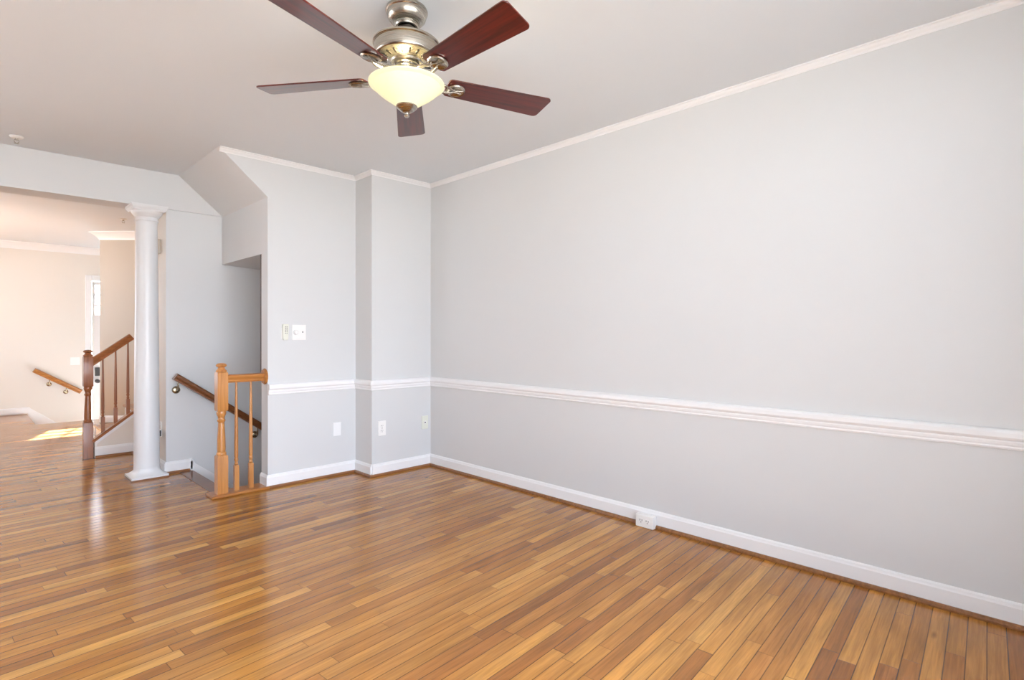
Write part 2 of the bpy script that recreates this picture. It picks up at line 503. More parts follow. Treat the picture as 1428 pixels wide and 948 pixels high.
# foyer steps going down to the right along the far wall
bm = bmesh.new()
box(bm, 0.66, 0.92, 9.10, YFAR, -0.57, -0.19)
box(bm, 0.92, 1.18, 9.10, YFAR, -0.57, -0.38)
struct('trim_foyer_steps', bm, M_OAKX)
# cellar flight
bm = bmesh.new()
for i in range(6):
    x = 1.36 + 0.25*i
    z = -0.19*(i+1)
    box(bm, x, min(x+0.275, XR-0.002), YB+0.122, YW-0.018, z-0.035, z)
    box(bm, x-0.004, x+0.016, YB+0.122, YW-0.018, z, z+0.155)
struct('trim_cellar_steps', bm, M_OAKY)
# nosing board at the head of the cellar stairs
bm = bmesh.new()
box(bm, 1.262, 1.365, 4.255, YW-0.002, 0.0, 0.003)
box(bm, 1.342, 1.365, 4.255, YW-0.002, -0.025, 0.0)
struct('trim_nosing', bm, M_OAKDK, bevel=0.002)
struct('ground_exterior', box(bmesh.new(), -14, 14, -14, YR-0.3, -0.45, -0.40), M_GROUND)

# ------------------------------------------------------------------ mouldings
CROWN = [(0.0, H-0.034), (0.004, H-0.034), (0.006, H-0.026), (0.014, H-0.018), (0.019, H-0.008), (0.026, H-0.006), (0.026, H), (0.0, H)]
RAIL = [(0.0, 0.686), (0.010, 0.688), (0.013, 0.694), (0.010, 0.700), (0.014, 0.706), (0.016, 0.716), (0.014, 0.722),
        (0.022, 0.727), (0.027, 0.735), (0.026, 0.752), (0.020, 0.762), (0.012, 0.766), (0.0, 0.766)]
BASE = [(0.0, 0.014), (0.014, 0.014), (0.014, 0.078), (0.011, 0.084), (0.009, 0.092), (0.004, 0.097), (0.0, 0.098)]
SHOE = [(0.0, 0.0), (0.030, 0.0), (0.030, 0.008), (0.027, 0.015), (0.021, 0.019), (0.014, 0.0195), (0.0, 0.0195)]
def run(name, pts, prof, mat, side=1):
    return struct(name, profile_run(bmesh.new(), pts, prof, side), mat)
MAINP = [(1.595, YB+0.118), (1.595, YB), (2.308, YB), (2.308, YA), (XR, YA), (XR, YR)]
run('trim_crown', [(1.264, YB)] + MAINP[2:], CROWN, M_TRIM, -1)
run('trim_chair_rail', [(1.597, YB)] + MAINP[2:], RAIL, M_TRIM, -1)
run('baseboard_right', [(2.308, YA)] + MAINP[4:], BASE, M_TRIM, -1)
run('baseboard_back', MAINP[:3] + [(2.308, YA-0.0)], BASE, M_TRIM, -1)
run('trim_shoe', [(1.60, YB), (2.308, YB), (2.308, YA), (XR, YA), (XR, YR)], SHOE, M_SHOE, -1)
run('baseboard_stairwell', [(1.175, YS-0.0), (1.175, YW), (1.365, YW)], BASE, M_TRIM, 1 if False else -1)
run('trim_shoe_stairwell', [(1.175, YS), (1.175, YW), (1.342, YW)], SHOE, M_SHOE, -1)
# sloping skirt board beside the cellar flight
bm = prism(bmesh.new(), [(1.352, -0.20), (1.352, 0.094), (1.365, 0.098), (1.385, 0.055), (2.80, -1.06), (2.80, -1.36)], YW-0.014, YW)
struct('baseboard_skirt_cellar', bm, M_TRIM)
# hall: far wall baseboard, sloping skirt and crown, angled wall crown and baseboard
run('baseboard_far', [(0.69, YFAR), (XF, YFAR)], BASE, M_TRIM, 1)
bm = prism(bmesh.new(), [(0.672, -0.55), (0.672, 0.10), (0.72, 0.06), (1.30, -0.42), (1.30, -0.57)], YFAR-0.016, YFAR)
struct('baseboard_skirt_far', bm, M_TRIM)
CROWN2 = [(0.0, H-0.10), (0.008, H-0.10), (0.012, H-0.085), (0.03, H-0.06), (0.055, H-0.035), (0.075, H-0.02), (0.085, H-0.015), (0.085, H), (0.0, H)]
run('trim_crown_far', [(4.0, YFAR), (XF, YFAR), (XF, 5.36)], CROWN2, M_TRIM, 1)
run('trim_crown_angled', [(1.349, 8.769), AW0, (2.75, 7.17)], CROWN2, M_TRIM, -1)
run('baseboard_angled', [AW0, (2.75, 7.17)], BASE, M_TRIM, -1)
# unseen windows: frames with mullions in the rear and left walls
def window(name, axis, c, a0, a1, z0, z1, bars, sill=True):
    bm = bmesh.new()
    def b(a, a2, zz, zz2, d=0.035):
        if axis == 'Y': box(bm, a, a2, c-d, c+d, zz, zz2)
        else: box(bm, c-d, c+d, a, a2, zz, zz2)
    b(a0, a0+0.06, z0, z1); b(a1-0.06, a1, z0, z1)
    b(a0+0.06, a1-0.06, z0, z0+0.06); b(a0+0.06, a1-0.06, z1-0.06, z1)
    for k in range(1, bars):
        x = a0 + (a1-a0)*k/bars
        b(x-0.03, x+0.03, z0+0.06, z1-0.06)
    struct(name, bm, M_TRIM)
window('window_1', 'Y', YR-0.06, -1.0, 1.95, 0.08, 2.2, 2)
window('window_2', 'X', XF-0.06, 7.5, 9.7, 0.5, 2.2, 2)

# ------------------------------------------------------------------ front door in the far wall
def front_door():
    px0, px1, pz0, pz1 = 1.43, 2.27, 1.42, 1.90
    bm = wall_y(YFAR+0.03, YFAR+0.075, DX0+0.012, DX1-0.012, DZ0+0.005, DZ1-0.01, [(px0, px1, pz0, pz1)])
    d = tag(mk('door_1', bm, M_TRIM), kind='structure')
    bm = bmesh.new()                                   # raised panels
    for x0, x1 in ((1.53, 1.80), (1.90, 2.18)):
        for z0, z1 in ((-0.42, 0.28), (0.74, 1.28)):
            box(bm, x0, x1, YFAR+0.018, YFAR+0.03, z0, z1)
    mk('door_panel', bm, M_TRIM, d, bevel=0.008)
    bm = bmesh.new()                                   # glazing bars
    for k in range(4):
        x = px0 + (px1-px0)*k/3
        box(bm, x-0.011, x+0.011, YFAR+0.022, YFAR+0.06, pz0-0.011, pz1+0.011)
    for k in range(4):
        z = pz0 + (pz1-pz0)*k/3
        box(bm, px0-0.011, px1+0.011, YFAR+0.0225, YFAR+0.0595, z-0.011, z+0.011)
    mk('glazing_bars', bm, M_TRIM, d)
    mk('pane', box(bmesh.new(), px0, px1, YFAR+0.05, YFAR+0.054, pz0, pz1), M_GLASS, d)
    bm = box(bmesh.new(), 1.438, 1.498, YFAR-0.006, YFAR+0.03, 0.50, 0.63)
    k = mk('keypad_lock', bm, M_DARK, d, bevel=0.006)
    bm = lathe(bmesh.new(), [(0.030, 0.0), (0.030, -0.008), (0.012, -0.012), (0.012, -0.035), (0.026, -0.045), (0.030, -0.06), (0.022, -0.072), (0.0, -0.075)], 20, (1.468, YFAR+0.03, 0.42), 'Y')
    mk('door_knob', bm, M_DARK, d, smooth=True)
    bm = bmesh.new()                                   # casing around the opening
    for x0, x1, z0, z1 in ((DX0-0.075, DX0, DZ0, DZ1+0.08), (DX1, DX1+0.075, DZ0, DZ1+0.08), (DX0, DX1, DZ1, DZ1+0.08)):
        box(bm, x0, x1, YFAR-0.018, YFAR, z0, z1)
    struct('trim_door_casing', bm, M_TRIM, bevel=0.004)
front_door()

# ------------------------------------------------------------------ white column under the beam
def column():
    t = empty('column', (1.045, 5.155, 0), 'round white column with square base and capital standing under the beam', 'column')
    mk('base', prism(bmesh.new(), [(-0.125, -0.125), (0.125, -0.125), (0.125, 0.125), (-0.125, 0.125)], 0.010, 0.026, 'XY'), M_COL, t, bevel=0.002)
    mk('base_shim', box(bmesh.new(), -0.127, 0.127, -0.127, 0.127, 0.0, 0.010), M_SHOE, t)
    # flared square-to-round foot
    bm = bmesh.new(); n = 64; rings = []
    for k in range(9):
        s = k/8
        z = 0.026 + 0.055*s
        half = 0.122 - 0.030*math.sin(s*math.pi/2)
        ring = []
        for i in range(n):
            a = 2*math.pi*(i+0.5)/n
            c, sn = math.cos(a), math.sin(a)
            sq = half/max(abs(c), abs(sn))
            rr = 0.088 + 0.004*(1-s)
            w = s**0.7
            r = sq*(1-w) + rr*w
            ring.append(bm.verts.new((r*c, r*sn, z)))
        rings.append(ring)
    for a, b in zip(rings, rings[1:]):
        for i in range(n): bm.faces.new((a[i], a[(i+1) % n], b[(i+1) % n], b[i]))
    bm.faces.new(rings[0]); bm.faces.new(rings[-1])
    mk('foot', bm, M_COL, t, smooth=True)
    prof = [(0.088, 0.081)]
    for k in range(1, 21):
        s = k/20
        prof.append((0.088 - 0.016*s**1.4, 0.081 + (2.03-0.081)*s))
    mk('shaft', lathe(bmesh.new(), prof, 64), M_COL, t, smooth=True)
    prof = [(0.072, 2.03), (0.079, 2.033), (0.081, 2.038), (0.079, 2.043), (0.074, 2.046), (0.074, 2.062), (0.081, 2.066), (0.087, 2.074), (0.091, 2.080), (0.098, 2.086), (0.104, 2.096), (0.107, 2.108)]
    mk('capital', lathe(bmesh.new(), prof, 64), M_COL, t, smooth=True)
    bm = bmesh.new()
    def frus(h0, h1, z0, z1):
        a = [bm.verts.new((x*h0, y*h0, z0)) for x, y in ((-1,-1),(1,-1),(1,1),(-1,1))]
        b = [bm.verts.new((x*h1, y*h1, z1)) for x, y in ((-1,-1),(1,-1),(1,1),(-1,1))]
        bm.faces.new(a); bm.faces.new(b)
        for i in range(4): bm.faces.new((a[i], a[(i+1) % 4], b[(i+1) % 4], b[i]))
    frus(0.106, 0.106, 2.108, 2.116); frus(0.108, 0.116, 2.116, 2.126); frus(0.116, 0.118, 2.126, 2.134); frus(0.122, 0.122, 2.134, 2.152)
    mk('abacus', bm, M_COL, t, bevel=0.0015)
column()

# ------------------------------------------------------------------ stair joinery
def square_ring(bm, prof):
    """square-section loft: (half width, z)"""
    rings = [[bm.verts.new((x*h, y*h, z)) for x, y in ((-1,-1),(1,-1),(1,1),(-1,1))] for h, z in prof]
    bm.faces.new(rings[0]); bm.faces.new(rings[-1])
    for a, b in zip(rings, rings[1:]):
        for i in range(4): bm.faces.new((a[i], a[(i+1) % 4], b[(i+1) % 4], b[i]))

def newel(parent, loc, z0, zl, zu0, zu1, ztop, hw, mat):
    """newel post: square foot, turned middle, square block, mushroom cap"""
    e = bmesh.new()
    square_ring(e, [(hw, z0), (hw, zl-0.008), (hw*0.9, zl)])
    square_ring(e, [(hw*0.9, zu0), (hw, zu0+0.008), (hw, zu1-0.006), (hw*0.92, zu1)])
    L = zu0-zl
    lathe(e, [(hw*0.88, zl-0.001), (hw*0.95, zl+0.010), (hw*0.88, zl+0.020), (hw*0.76, zl+0.024), (hw*0.78, zl+0.032),
              (hw*0.80, zl+0.05), (hw*0.74, zl+0.12), (hw*0.62, zl+L*0.66), (hw*0.58, zl+L*0.74), (hw*0.74, zl+L*0.765), (hw*0.80, zl+L*0.79),
              (hw*0.66, zl+L*0.81), (hw*0.60, zl+L*0.84), (hw*0.70, zl+L*0.88), (hw*0.88, zl+L*0.93), (hw*0.92, zl+L*0.97), (hw*0.82, zu0+0.001)], 28)
    for v in e.verts: v.co += Vector(loc)
    o = mk('newel_post', e, mat, parent, smooth=True)
    h = ztop-zu1
    c = lathe(bmesh.new(), [(hw*0.90, 0.0), (hw*1.02, h*0.05), (hw*1.04, h*0.15), (hw*0.92, h*0.24), (hw*0.72, h*0.34), (hw*0.66, h*0.44), (hw*0.60, h*0.52),
                            (hw*0.78, h*0.58), (hw*0.98, h*0.66), (hw*1.02, h*0.74), (hw*0.92, h*0.86), (hw*0.62, h*0.96), (0.0, h)], 28, (loc[0], loc[1], zu1))
    mk('cap', c, mat, o, smooth=True)
    return o

def baluster(parent, x, y, z0, zsq, z1, mat, w=0.0150):
    e = bmesh.new()
    square_ring(e, [(w, z0), (w, zsq-0.004), (w*0.9, zsq)])
    L = z1-zsq
    lathe(e, [(w*0.62, zsq-0.001), (w*0.95, zsq+0.010), (w*0.70, zsq+0.018), (w*0.62, zsq+0.024), (w*0.90, zsq+0.036), (w*0.96, zsq+0.044), (w*0.70, zsq+0.053), (w*0.86, zsq+0.060),
              (w*0.88, zsq+0.07), (w*0.86, zsq+L*0.3), (w*0.72, zsq+L*0.6), (w*0.55, zsq+L*0.85), (w*0.48, z1)], 16)
    for v in e.verts: v.co += Vector((x, y, 0))
    return mk('baluster', e, mat, parent, smooth=True)

RAILSEC = [(-0.027, 0.0), (0.027, 0.0), (0.029, 0.012), (0.024, 0.022), (0.029, 0.032), (0.030, 0.044), (0.022, 0.054), (0.0, 0.058), (-0.022, 0.054), (-0.030, 0.044), (-0.029, 0.032), (-0.024, 0.022), (-0.029, 0.012)]
def sloped_rail(bm, x0, z0, x1, z1, y, sec, scale=1.0):
    d = Vector((x1-x0, 0, z1-z0)).normalized(); up = Vector((-d.z, 0, d.x))
    A = [bm.verts.new(Vector((x0, y, z0)) + Vector((0, a*scale, 0)) + up*b*scale) for a, b in sec]
    B = [bm.verts.new(Vector((x1, y, z1)) + Vector((0, a*scale, 0)) + up*b*scale) for a, b in sec]
    bm.faces.new(A); bm.faces.new(B)
    for i in range(len(sec)): bm.faces.new((A[i], A[(i+1) % len(sec)], B[(i+1) % len(sec)], B[i]))
    return bm

# guard rail at the head of the cellar stairs
def guard():
    t = empty('stair_guard_railing', (1.293, 4.178, 0), 'honey oak guard railing with newel and two balusters at head of descending stairs', 'railing')
    ox, oy = 1.293, 4.178
    y = 0.0
    mk('base_plate', box(bmesh.new(), 1.212-ox, 1.602-ox, 4.105-oy, 4.262-oy, 0.0, 0.019), M_OAKX, t, bevel=0.006)
    newel(t, (0, 0, 0), 0.019, 0.285, 0.597, 0.868, 0.934, 0.0345, M_OAKZ)
    mk('handrail', sloped_rail(bmesh.new(), 0.0345, 0.793, 1.578-ox, 0.793, 0.0, RAILSEC), M_OAKX, t, smooth=True)
    bm = lathe(bmesh.new(), [(0.058, 1.5945-ox), (0.060, 1.590-ox), (0.054, 1.582-ox), (0.050, 1.577-ox), (0.0, 1.576-ox)], 36, (0, 0, 0.823), 'X')
    mk('rosette', bm, M_OAKX, t, smooth=True)
    for x in (1.392, 1.492):
        baluster(t, x-ox, 0.0, 0.019, 0.198, 0.794, M_OAKZ)
guard()

# wall-mounted handrails with brackets
def wall_rail(name, label, x0, z0, x1, z1, ywall, yoff, xs, mat, scale=1.0):
    t = empty(name, (x0, ywall, z0), label, 'handrail')
    y = -yoff
    mk('rail', sloped_rail(bmesh.new(), 0, 0, x1-x0, z1-z0, y, RAILSEC, scale), mat, t, smooth=True)
    sl = (z1-z0)/(x1-x0)
    for xb in xs:
        zr = sl*(xb-x0)
        bm = bmesh.new()
        tube(bm, [(xb-x0, -0.006, zr-0.065), (xb-x0, y*0.55, zr-0.067), (xb-x0, y*0.9, zr-0.055), (xb-x0, y, zr-0.02), (xb-x0, y, zr-0.001)], 0.0065)
        b = mk('bracket', bm, M_BRASS, t, smooth=True)
        bm = lathe(bmesh.new(), [(0.030, -0.0005), (0.031, -0.006), (0.026, -0.013), (0.016, -0.017), (0.0, -0.018)], 28, (xb-x0, 0, zr-0.065), 'Y')
        mk('rosette', bm, M_BRASS, b, smooth=True)
wall_rail('wall_handrail', 'dark oak wall handrail with brass brackets descending behind the guard railing', 1.206, 0.772, 2.55, -0.19, YW, 0.070, (1.245, 1.868, 2.4), M_OAKDK)
wall_rail('wall_handrail', 'honey oak wall handrail on the far pale wall left of the front door', 0.712, 0.598, 1.240, 0.252, YFAR, 0.070, (0.90, 1.09), M_OAKX, 1.15)

# ascending staircase in the hall with its balustrade
def upstairs():
    st = empty('staircase', (1.0, 6.36, 0), 'oak staircase rising to the right behind the white column', 'staircase')
    for i in range(6):
        x = 1.0 + 0.25*i; z = 0.19*(i+1)
        if x > 2.5: break
        xr = x-1.0
        mk('tread', box(bmesh.new(), xr-0.02, xr+0.26, 0.0, 0.80, z-0.025, z), M_OAKY, st, bevel=0.008)
        mk('riser', box(bmesh.new(), xr, xr+0.015, 0.0, 0.80, z-0.19, z-0.025), M_TRIM, st)
    # closed spandrel under the flight
    sp = prism(bmesh.new(), [(0.865, 0.0), (1.175, 0.0), (1.175, 0.385), (0.865, 0.146)], YS, YS+0.075)
    struct('wall_spandrel', sp, M_FOYER)
    run('baseboard_spandrel', [(0.865, YS), (1.172, YS)], [(d, z+0.002) for d, z in BASE], M_TRIM, -1)
    run('trim_shoe_spandrel', [(0.87, YS), (1.172, YS)], [(d*0.8, z) for d, z in SHOE], M_SHOE, -1)
    bm = prism(bmesh.new(), [(0.868, 0.10), (0.882, 0.10), (0.882, 0.128), (1.172, 0.352), (1.172, 0.381), (0.868, 0.147)], YS-0.010, YS)
    struct('trim_spandrel', bm, M_TRIM)
    t = empty('stair_balustrade', (0.821, YS+0.037, 0), 'reddish oak balustrade with newel rising behind the white column', 'railing')
    ox, oy = 0.821, YS+0.037
    newel(t, (0, 0, 0), 0.0, 0.33, 0.655, 0.932, 0.994, 0.036, M_OAKRED)
    bm = sloped_rail(bmesh.new(), 0.036, 0.845, 1.174-ox, 0.845+0.318*0.77, 0.0, RAILSEC, 1.1)
    mk('handrail', bm, M_OAKREDX, t, smooth=True)
    sec = [(-0.048, 0.0), (0.048, 0.0), (0.048, 0.016), (0.040, 0.022), (-0.040, 0.022), (-0.048, 0.016)]
    mk('shoe_rail', sloped_rail(bmesh.new(), 0.036, 0.140, 1.174-ox, 0.140+0.317*0.77, 0.0, sec), M_OAKREDX, t)
    for x in (0.932, 1.030, 1.127):
        zb = 0.160 + (x-0.857)*0.77
        baluster(t, x-ox, 0.0, zb-0.008, zb+0.150, 0.846+(x-0.857)*0.77+0.012, M_OAKRED, 0.0140)
upstairs()

# ------------------------------------------------------------------ ceiling fan
def fan():
    fx, fy = 1.261, 1.8515
    t = empty('ceiling_fan', (fx, fy, H), 'brushed nickel ceiling fan with five mahogany blades and lit glass bowl', 'ceiling fan')
    dz = lambda z: z-H
    def P(prof): return [(r, dz(z)) for r, z in prof]
    mk('canopy', lathe(bmesh.new(), P([(0.0, 2.4395), (0.072, 2.4395), (0.080, 2.437), (0.083, 2.430), (0.083, 2.424), (0.079, 2.420), (0.0785, 2.412), (0.074, 2.398), (0.063, 2.386), (0.052, 2.380), (0.046, 2.378), (0.045, 2.373), (0.047, 2.370), (0.044, 2.365), (0.038, 2.364), (0.036, 2.366), (0.0, 2.366)]), 56), M_NICKEL, t, smooth=True)
    mk('hanger_ball', lathe(bmesh.new(), P([(0.034, 2.361), (0.035, 2.352), (0.030, 2.340), (0.022, 2.333), (0.014, 2.331)]), 40), M_NICKELD, t, smooth=True)
    mk('downrod', lathe(bmesh.new(), P([(0.011, 2.345), (0.011, 2.305), (0.020, 2.304), (0.024, 2.300), (0.024, 2.292)]), 28), M_NICKEL, t, smooth=True)
    h = mk('motor_housing', lathe(bmesh.new(), P([(0.0, 2.304), (0.100, 2.303), (0.128, 2.300), (0.133, 2.296), (0.133, 2.290), (0.129, 2.287), (0.1275, 2.286), (0.1275, 2.244),
            (0.125, 2.239), (0.119, 2.235), (0.066, 2.224), (0.062, 2.218), (0.0, 2.218)]), 72), M_NICKEL, t, smooth=True)
    # vent slots on the underside of the housing
    for k in range(20):
        a = 2*math.pi*(k+0.5)/20
        bm = bmesh.new()
        sl = math.atan2(0.011, 0.053)
        pts = []
        for s in range(12):
            q = 2*math.pi*s/12
            uu = 0.0105*math.cos(q) + (0.004 if math.cos(q) > 0 else -0.004); vv = 0.0042*math.sin(q)*(1.0+0.25*math.cos(q))
            pts.append((uu, vv))
        rot = Matrix.Rotation(a, 4, 'Z') @ Matrix.Translation((0.0935, 0, dz(2.2293))) @ Matrix.Rotation(-sl, 4, 'Y')
        A = [bm.verts.new(rot @ Vector((x, y, -0.0015))) for x, y in pts]
        B = [bm.verts.new(rot @ Vector((x, y, 0.002))) for x, y in pts]
        bm.faces.new(A); bm.faces.new(B)
        for i in range(12): bm.faces.new((A[i], A[(i+1) % 12], B[(i+1) % 12], B[i]))
        mk('vent_slot', bm, M_NICKELD, h)
    mk('light_fitter', lathe(bmesh.new(), P([(0.046, 2.219), (0.050, 2.214), (0.046, 2.210), (0.046, 2.203), (0.050, 2.199), (0.045, 2.194), (0.048, 2.190), (0.052, 2.188), (0.050, 2.180), (0.044, 2.178), (0.044, 2.170), (0.052, 2.166), (0.054, 2.160), (0.050, 2.154), (0.044, 2.152), (0.016, 2.150), (0.010, 2.146), (0.006, 2.03)]), 48), M_NICKEL, t, smooth=True)
    # glass bowl: bell shape with a rolled rim, open at the top, with thickness
    outer = [(0.147, 2.142), (0.1505, 2.139), (0.150, 2.134), (0.144, 2.130), (0.137, 2.128), (0.133, 2.123), (0.122, 2.110), (0.102, 2.093), (0.079, 2.077), (0.058, 2.062), (0.042, 2.051), (0.030, 2.045), (0.012, 2.042)]
    inner = [(max(r-0.004, 0.012), z+0.003) for r, z in outer[::-1]]
    inner[-1] = (0.143, 2.142); inner[-2] = (0.143, 2.138)
    bowl = mk('glass_bowl', lathe(bmesh.new(), P(outer + inner + [outer[0]]), 72), M_BOWL, t, smooth=True)
    mk('finial', lathe(bmesh.new(), P([(0.0, 2.052), (0.034, 2.052), (0.042, 2.050), (0.0425, 2.046), (0.037, 2.040), (0.026, 2.031), (0.015, 2.024), (0.008, 2.021), (0.007, 2.018), (0.0105, 2.015), (0.011, 2.011), (0.007, 2.005), (0.0, 2.004)]), 40), M_NICKEL, t, smooth=True)
    for k in range(5):
        a = math.radians(-18.6 + 72*k)
        R = Matrix.Rotation(a, 4, 'Z')
        pitch = Matrix.Rotation(math.radians(-12), 4, 'X')
        Mb = R @ Matrix.Translation((0, 0, dz(2.157))) @ pitch
        # blade outline in its own plane
        pts = []
        def arc(cx, cy, r, a0, a1, n=6):
            for i in range(n+1):
                q = math.radians(a0+(a1-a0)*i/n)
                pts.append((cx+r*math.cos(q), cy+r*math.sin(q)))
        arc(0.606, 0.049, 0.020, 90, 8)
        arc(0.617, -0.049, 0.020, -8, -90)
        arc(0.185, -0.036, 0.018, -100, -180)
        arc(0.185, 0.036, 0.018, 180, 100)
        bm = prism(bmesh.new(), pts, 0.0, 0.006, 'XY')
        o = mk('blade', bm, M_BLADE, t, bevel=0.0015)
        o.matrix_local = Mb
        # blade iron: arm, split necks and round medallion below the blade
        bm = bmesh.new()
        n = 9
        for sgn in (-1, 1):
            path = []
            for i in range(n):
                s = i/(n-1)
                x = 0.062 + 0.125*s
                yy = sgn*(0.012 + 0.013*math.sin(math.pi*s))
                z = 0.018*(1-s)**2 - 0.006
                path.append((x, yy, z))
            A = []
            for i, (x, yy, z) in enumerate(path):
                A.append([bm.verts.new((x, yy-0.0065, z)), bm.verts.new((x, yy+0.0065, z)), bm.verts.new((x, yy+0.005, z-0.008)), bm.verts.new((x, yy-0.005, z-0.008))])
            for p, q in zip(A, A[1:]):
                for j in range(4): bm.faces.new((p[j], p[(j+1) % 4], q[(j+1) % 4], q[j]))
            bm.faces.new(A[0]); bm.faces.new(A[-1])
        ir = mk('blade_iron', bm, M_NICKEL, t, bevel=0.0015, smooth=True)
        ir.matrix_local = Mb
        bm = bmesh.new()
        lathe(bm, [(0.030, 0.0), (0.0385, -0.002), (0.0395, -0.006), (0.036, -0.010), (0.032, -0.009), (0.028, -0.007), (0.0, -0.006)], 36, (0.208, 0, 0))
        for sgn in (-1, 1):
            tube(bm, [(0.178, sgn*0.012, -0.0085), (0.205, sgn*0.004, -0.0105), (0.236, sgn*0.010, -0.0085)], 0.0022, 8)
        md = mk('medallion', bm, M_NICKEL, ir, smooth=True)
    # bulbs inside the bowl and their light
    for k in range(2):
        a = math.radians(40+180*k)
        cx, cy = 0.062*math.cos(a), 0.062*math.sin(a)
        bm = lathe(bmesh.new(), [(0.0, dz(2.134)), (0.009, dz(2.132)), (0.010, dz(2.120)), (0.020, dz(2.108)), (0.023, dz(2.096)), (0.018, dz(2.085)), (0.0, dz(2.080))], 20, (cx, cy, 0))
        mk('bulb', bm, M_BULB, t, smooth=True)
        ld = bpy.data.lights.new('fan_bulb_light', 'POINT')
        ld.energy = FAN_W; ld.color = (1.0, 0.80, 0.52); ld.shadow_soft_size = 0.024
        lo = bpy.data.objects.new('fan_bulb_light', ld)
        C.objects.link(lo); lo.parent = t; lo.location = (cx*1.1, cy*1.1, dz(2.143))
FAN_W = 4.5
def bulb_mat():
    m, tt, p = nodes('bulb_lit')
    p.inputs['Base Color'].default_value = srgb(250, 240, 220)
    p.inputs['Emission Color'].default_value = (1, 0.8, 0.5, 1)
    p.inputs['Emission Strength'].default_value = 6.0
    return m
M_BULB = bulb_mat()
fan()

# ------------------------------------------------------------------ wall plates and small fittings
def plate(parent, w, h, mat, d=0.006, name='plate'):
    return mk(name, box(bmesh.new(), -w/2, w/2, -d, -0.0002, -h/2, h/2), mat, parent, bevel=0.002)

def duplex(name, label, loc, rotz, w=0.072, h=0.118):
    t = empty(name, loc, label, 'outlet', None, rotz)
    plate(t, w, h, M_PLASTIC)
    for s in (-1, 1):
        bm = bmesh.new()
        ring = []
        for i in range(24):
            q = 2*math.pi*i/24
            ring.append((0.0165*math.cos(q), max(-0.0135, min(0.0135, 0.0175*math.sin(q))) + s*0.0195))
        prism(bm, ring, -0.0075, -0.006, 'XZ')
        f = mk('receptacle', bm, M_PLASTIC, t)
        bm = bmesh.new()
        for sx, hh in ((-0.0065, 0.0045), (0.0065, 0.0035)):
            box(bm, sx-0.0014, sx+0.0014, -0.0079, -0.0074, s*0.0195+0.003-hh, s*0.0195+0.003+hh)
        lathe(bm, [(0.0026, -0.0079), (0.0026, -0.0074)], 10, (0, 0, s*0.0195-0.0085), 'Y')
        mk('slots', bm, M_DARK, f)
    mk('screw', lathe(bmesh.new(), [(0.003, -0.0072), (0.003, -0.006)], 12, (0, 0, 0), 'Y'), M_NICKEL, t)
duplex('wall_outlet', 'white duplex outlet low on the corner chase below the chair rail', (2.398, YA, 0.377), 0.0)

# phone jack beside the corner
t = empty('phone_jack', (2.822, YA, 0.377), 'ivory phone jack plate low beside the inner corner', 'wall plate')
plate(t, 0.066, 0.114, M_IVORY)
j = mk('jack', box(bmesh.new(), -0.011, 0.011, -0.010, -0.006, -0.010, 0.012), M_PLASTIC, t, bevel=0.001)
mk('socket', box(bmesh.new(), -0.006, 0.006, -0.0104, -0.0098, -0.005, 0.005), M_DARK, j)
# painted blank plate
t = empty('blank_plate', (2.141, YB, 0.371), 'blank cover plate painted pale grey on the wall left of the chase', 'wall plate')
plate(t, 0.068, 0.108, M_TRIM)
for z in (-0.041, 0.041):
    mk('screw', lathe(bmesh.new(), [(0.003, -0.0072), (0.003, -0.006)], 12, (0, 0, z), 'Y'), M_TRIM, t)
# dimmer plate
t = empty('light_switch', (1.8275, YB, 1.150), 'white two-gang dimmer plate with round dial beside the remote', 'switch')
plate(t, 0.108, 0.116, M_PLASTIC, 0.007)
mk('dial', lathe(bmesh.new(), [(0.018, -0.007), (0.018, -0.009), (0.0145, -0.010), (0.0135, -0.020), (0.011, -0.022), (0.0, -0.022)], 28, (-0.026, 0, 0), 'Y'), M_PLASTIC, t, smooth=True)
bm = lathe(bmesh.new(), [(0.019, -0.0070), (0.019, -0.0085)], 28, (-0.026, 0, 0), 'Y')
mk('dial_collar', bm, M_GREYB, t)
bm = box(bmesh.new(), 0.021, 0.031, -0.0085, -0.007, -0.013, 0.013)
g = mk('toggle_frame', bm, M_PLASTIC, t)
mk('toggle', box(bmesh.new(), 0.0225, 0.0295, -0.017, -0.0085, -0.002, 0.008), M_GREYB, t, bevel=0.001)
# remote in its wall cradle
t = empty('fan_remote', (1.717, YB, 1.152), 'pale handheld fan remote in a wall cradle left of the dimmer', 'remote control')
mk('cradle', box(bmesh.new(), -0.024, 0.024, -0.007, -0.0002, -0.050, 0.030), M_PLASTIC, t, bevel=0.003)
bm = bmesh.new()
out = []
for z, hw in ((-0.060, 0.015), (-0.052, 0.019), (-0.02, 0.0205), (0.03, 0.0225), (0.052, 0.0225), (0.060, 0.019)):
    out.append((hw, z))
prism(bm, out + [(-a, z) for a, z in out[::-1]], -0.030, -0.0075, 'XZ')
body = mk('body', bm, M_IVORY, t, bevel=0.004)
bm = bmesh.new()
for r in range(5):
    for c in (-0.0075, 0.0045):
        box(bm, c, c+0.0085-0.0005*r, -0.0318, -0.0298, 0.036-r*0.0115, 0.0415-r*0.0115)
mk('buttons', bm, M_GREYB, body)
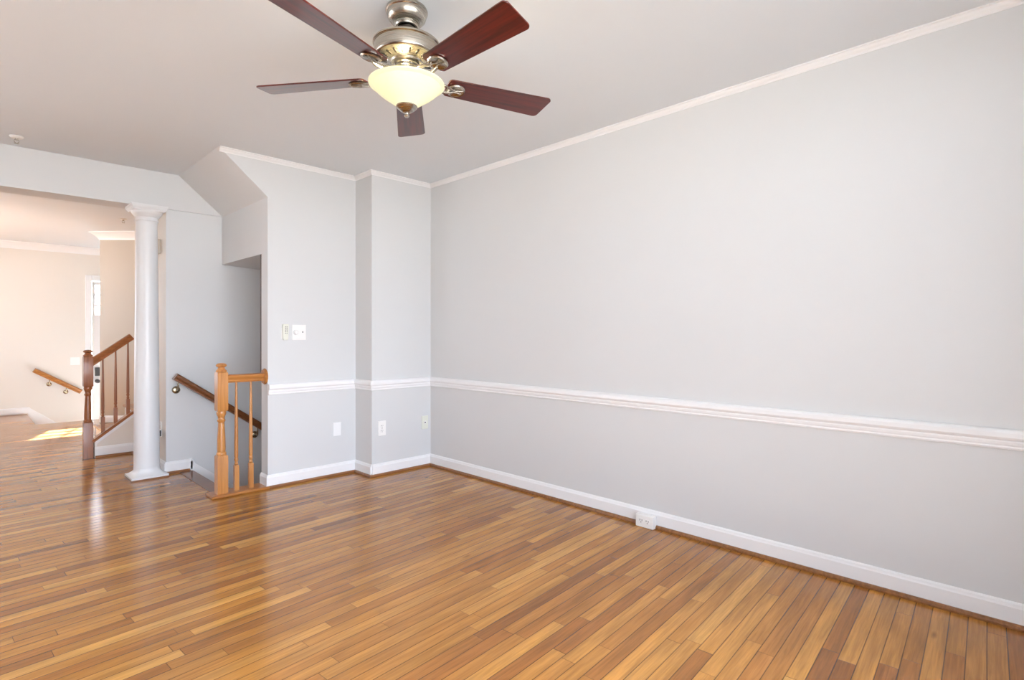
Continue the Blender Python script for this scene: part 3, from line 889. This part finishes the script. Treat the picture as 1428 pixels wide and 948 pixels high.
# floor-level outlet box on the right wall
t = empty('floor_outlet_box', (2.868, 1.722, 0.001), 'white surface-mounted outlet box on the right wall baseboard at floor level', 'outlet')
mk('box', box(bmesh.new(), -0.040, 0.0, -0.058, 0.058, 0.0, 0.072), M_PLASTIC, t, bevel=0.003)
for yy in (-0.021, 0.021):
    bm = bmesh.new()
    prism(bm, [(yy+0.0165*math.cos(2*math.pi*i/24), 0.038+max(-0.0135, min(0.0135, 0.0175*math.sin(2*math.pi*i/24)))) for i in range(24)], -0.0418, -0.0400, 'YZ')
    f = mk('receptacle', bm, M_PLASTIC, t)
    bm = bmesh.new()
    box(bm, -0.0424, -0.0417, yy+0.0055, yy+0.0085, 0.037, 0.047); box(bm, -0.0424, -0.0417, yy-0.0085, yy-0.0055, 0.037, 0.047)
    box(bm, -0.0424, -0.0417, yy-0.0025, yy+0.0025, 0.027, 0.032)
    mk('slots', bm, M_DARK, f)
# fittings on the return wall behind the column (facing -X)
RZ = -math.pi/2
t = empty('door_chime', (1.175, 5.405, 1.868), 'small beige door chime box high on the wall right behind the column', 'door chime', None, RZ)
mk('cover', box(bmesh.new(), -0.100, 0.100, -0.048, -0.0005, -0.060, 0.060), M_BEIGEP, t, bevel=0.005)
bm = bmesh.new()
for k in range(6): box(bm, -0.080, 0.080, -0.050, -0.0475, -0.046+k*0.018, -0.038+k*0.018)
mk('grille', bm, M_BEIGEP, t)
t = empty('light_switch', (1.175, 5.432, 1.148), 'white toggle switch plate on the wall right behind the column shaft', 'switch', None, RZ)
plate(t, 0.075, 0.115, M_PLASTIC)
mk('toggle', box(bmesh.new(), -0.004, 0.004, -0.018, -0.0058, -0.004, 0.010), M_PLASTIC, t, bevel=0.001)
duplex('wall_outlet', 'white outlet low behind the column with a device plugged in', (1.175, 5.30, 0.352), RZ)
t = empty('plug_in_device', (1.175-0.0085, 5.262, 0.322), 'white plug-in device with dark edge on the outlet behind the column', 'plug-in device', None, RZ)
mk('housing', box(bmesh.new(), -0.034, 0.034, -0.038, 0.0, -0.030, 0.030), M_PLASTIC, t, bevel=0.005)
mk('side_panel', box(bmesh.new(), 0.0335, 0.036, -0.034, -0.006, -0.024, 0.024), M_DARK, t, bevel=0.001)
# far wall switch
t = empty('light_switch', (1.200, YFAR, 0.735), 'white wide switch plate on the far wall left of the front door', 'switch')
plate(t, 0.115, 0.115, M_PLASTIC)
for sx in (-0.023, 0.023):
    mk('toggle', box(bmesh.new(), sx-0.004, sx+0.004, -0.018, -0.0058, -0.004, 0.010), M_PLASTIC, t, bevel=0.001)
# sprinkler heads
def sprinkler(loc, label):
    t = empty('sprinkler_head', loc, label, 'sprinkler')
    mk('escutcheon', lathe(bmesh.new(), [(0.0, -0.0005), (0.036, -0.0005), (0.038, -0.004), (0.030, -0.012), (0.018, -0.014), (0.0, -0.014)], 32), M_PLASTIC, t, smooth=True)
    bm = bmesh.new()
    lathe(bm, [(0.010, -0.0135), (0.009, -0.024), (0.0, -0.024)], 16)
    for s in (-1, 1): tube(bm, [(s*0.009, 0, -0.022), (s*0.013, 0, -0.034), (s*0.003, 0, -0.046)], 0.0018, 8)
    mk('frame', bm, M_NICKEL, t, smooth=True)
    mk('deflector', lathe(bmesh.new(), [(0.0, -0.046), (0.014, -0.046), (0.014, -0.048), (0.0, -0.048)], 20), M_NICKEL, t)
sprinkler((0.257, 4.864, H), 'small white ceiling sprinkler head just in front of the beam')
sprinkler((1.292, 7.483, H), 'small ceiling sprinkler head in the bright hall beyond the beam')
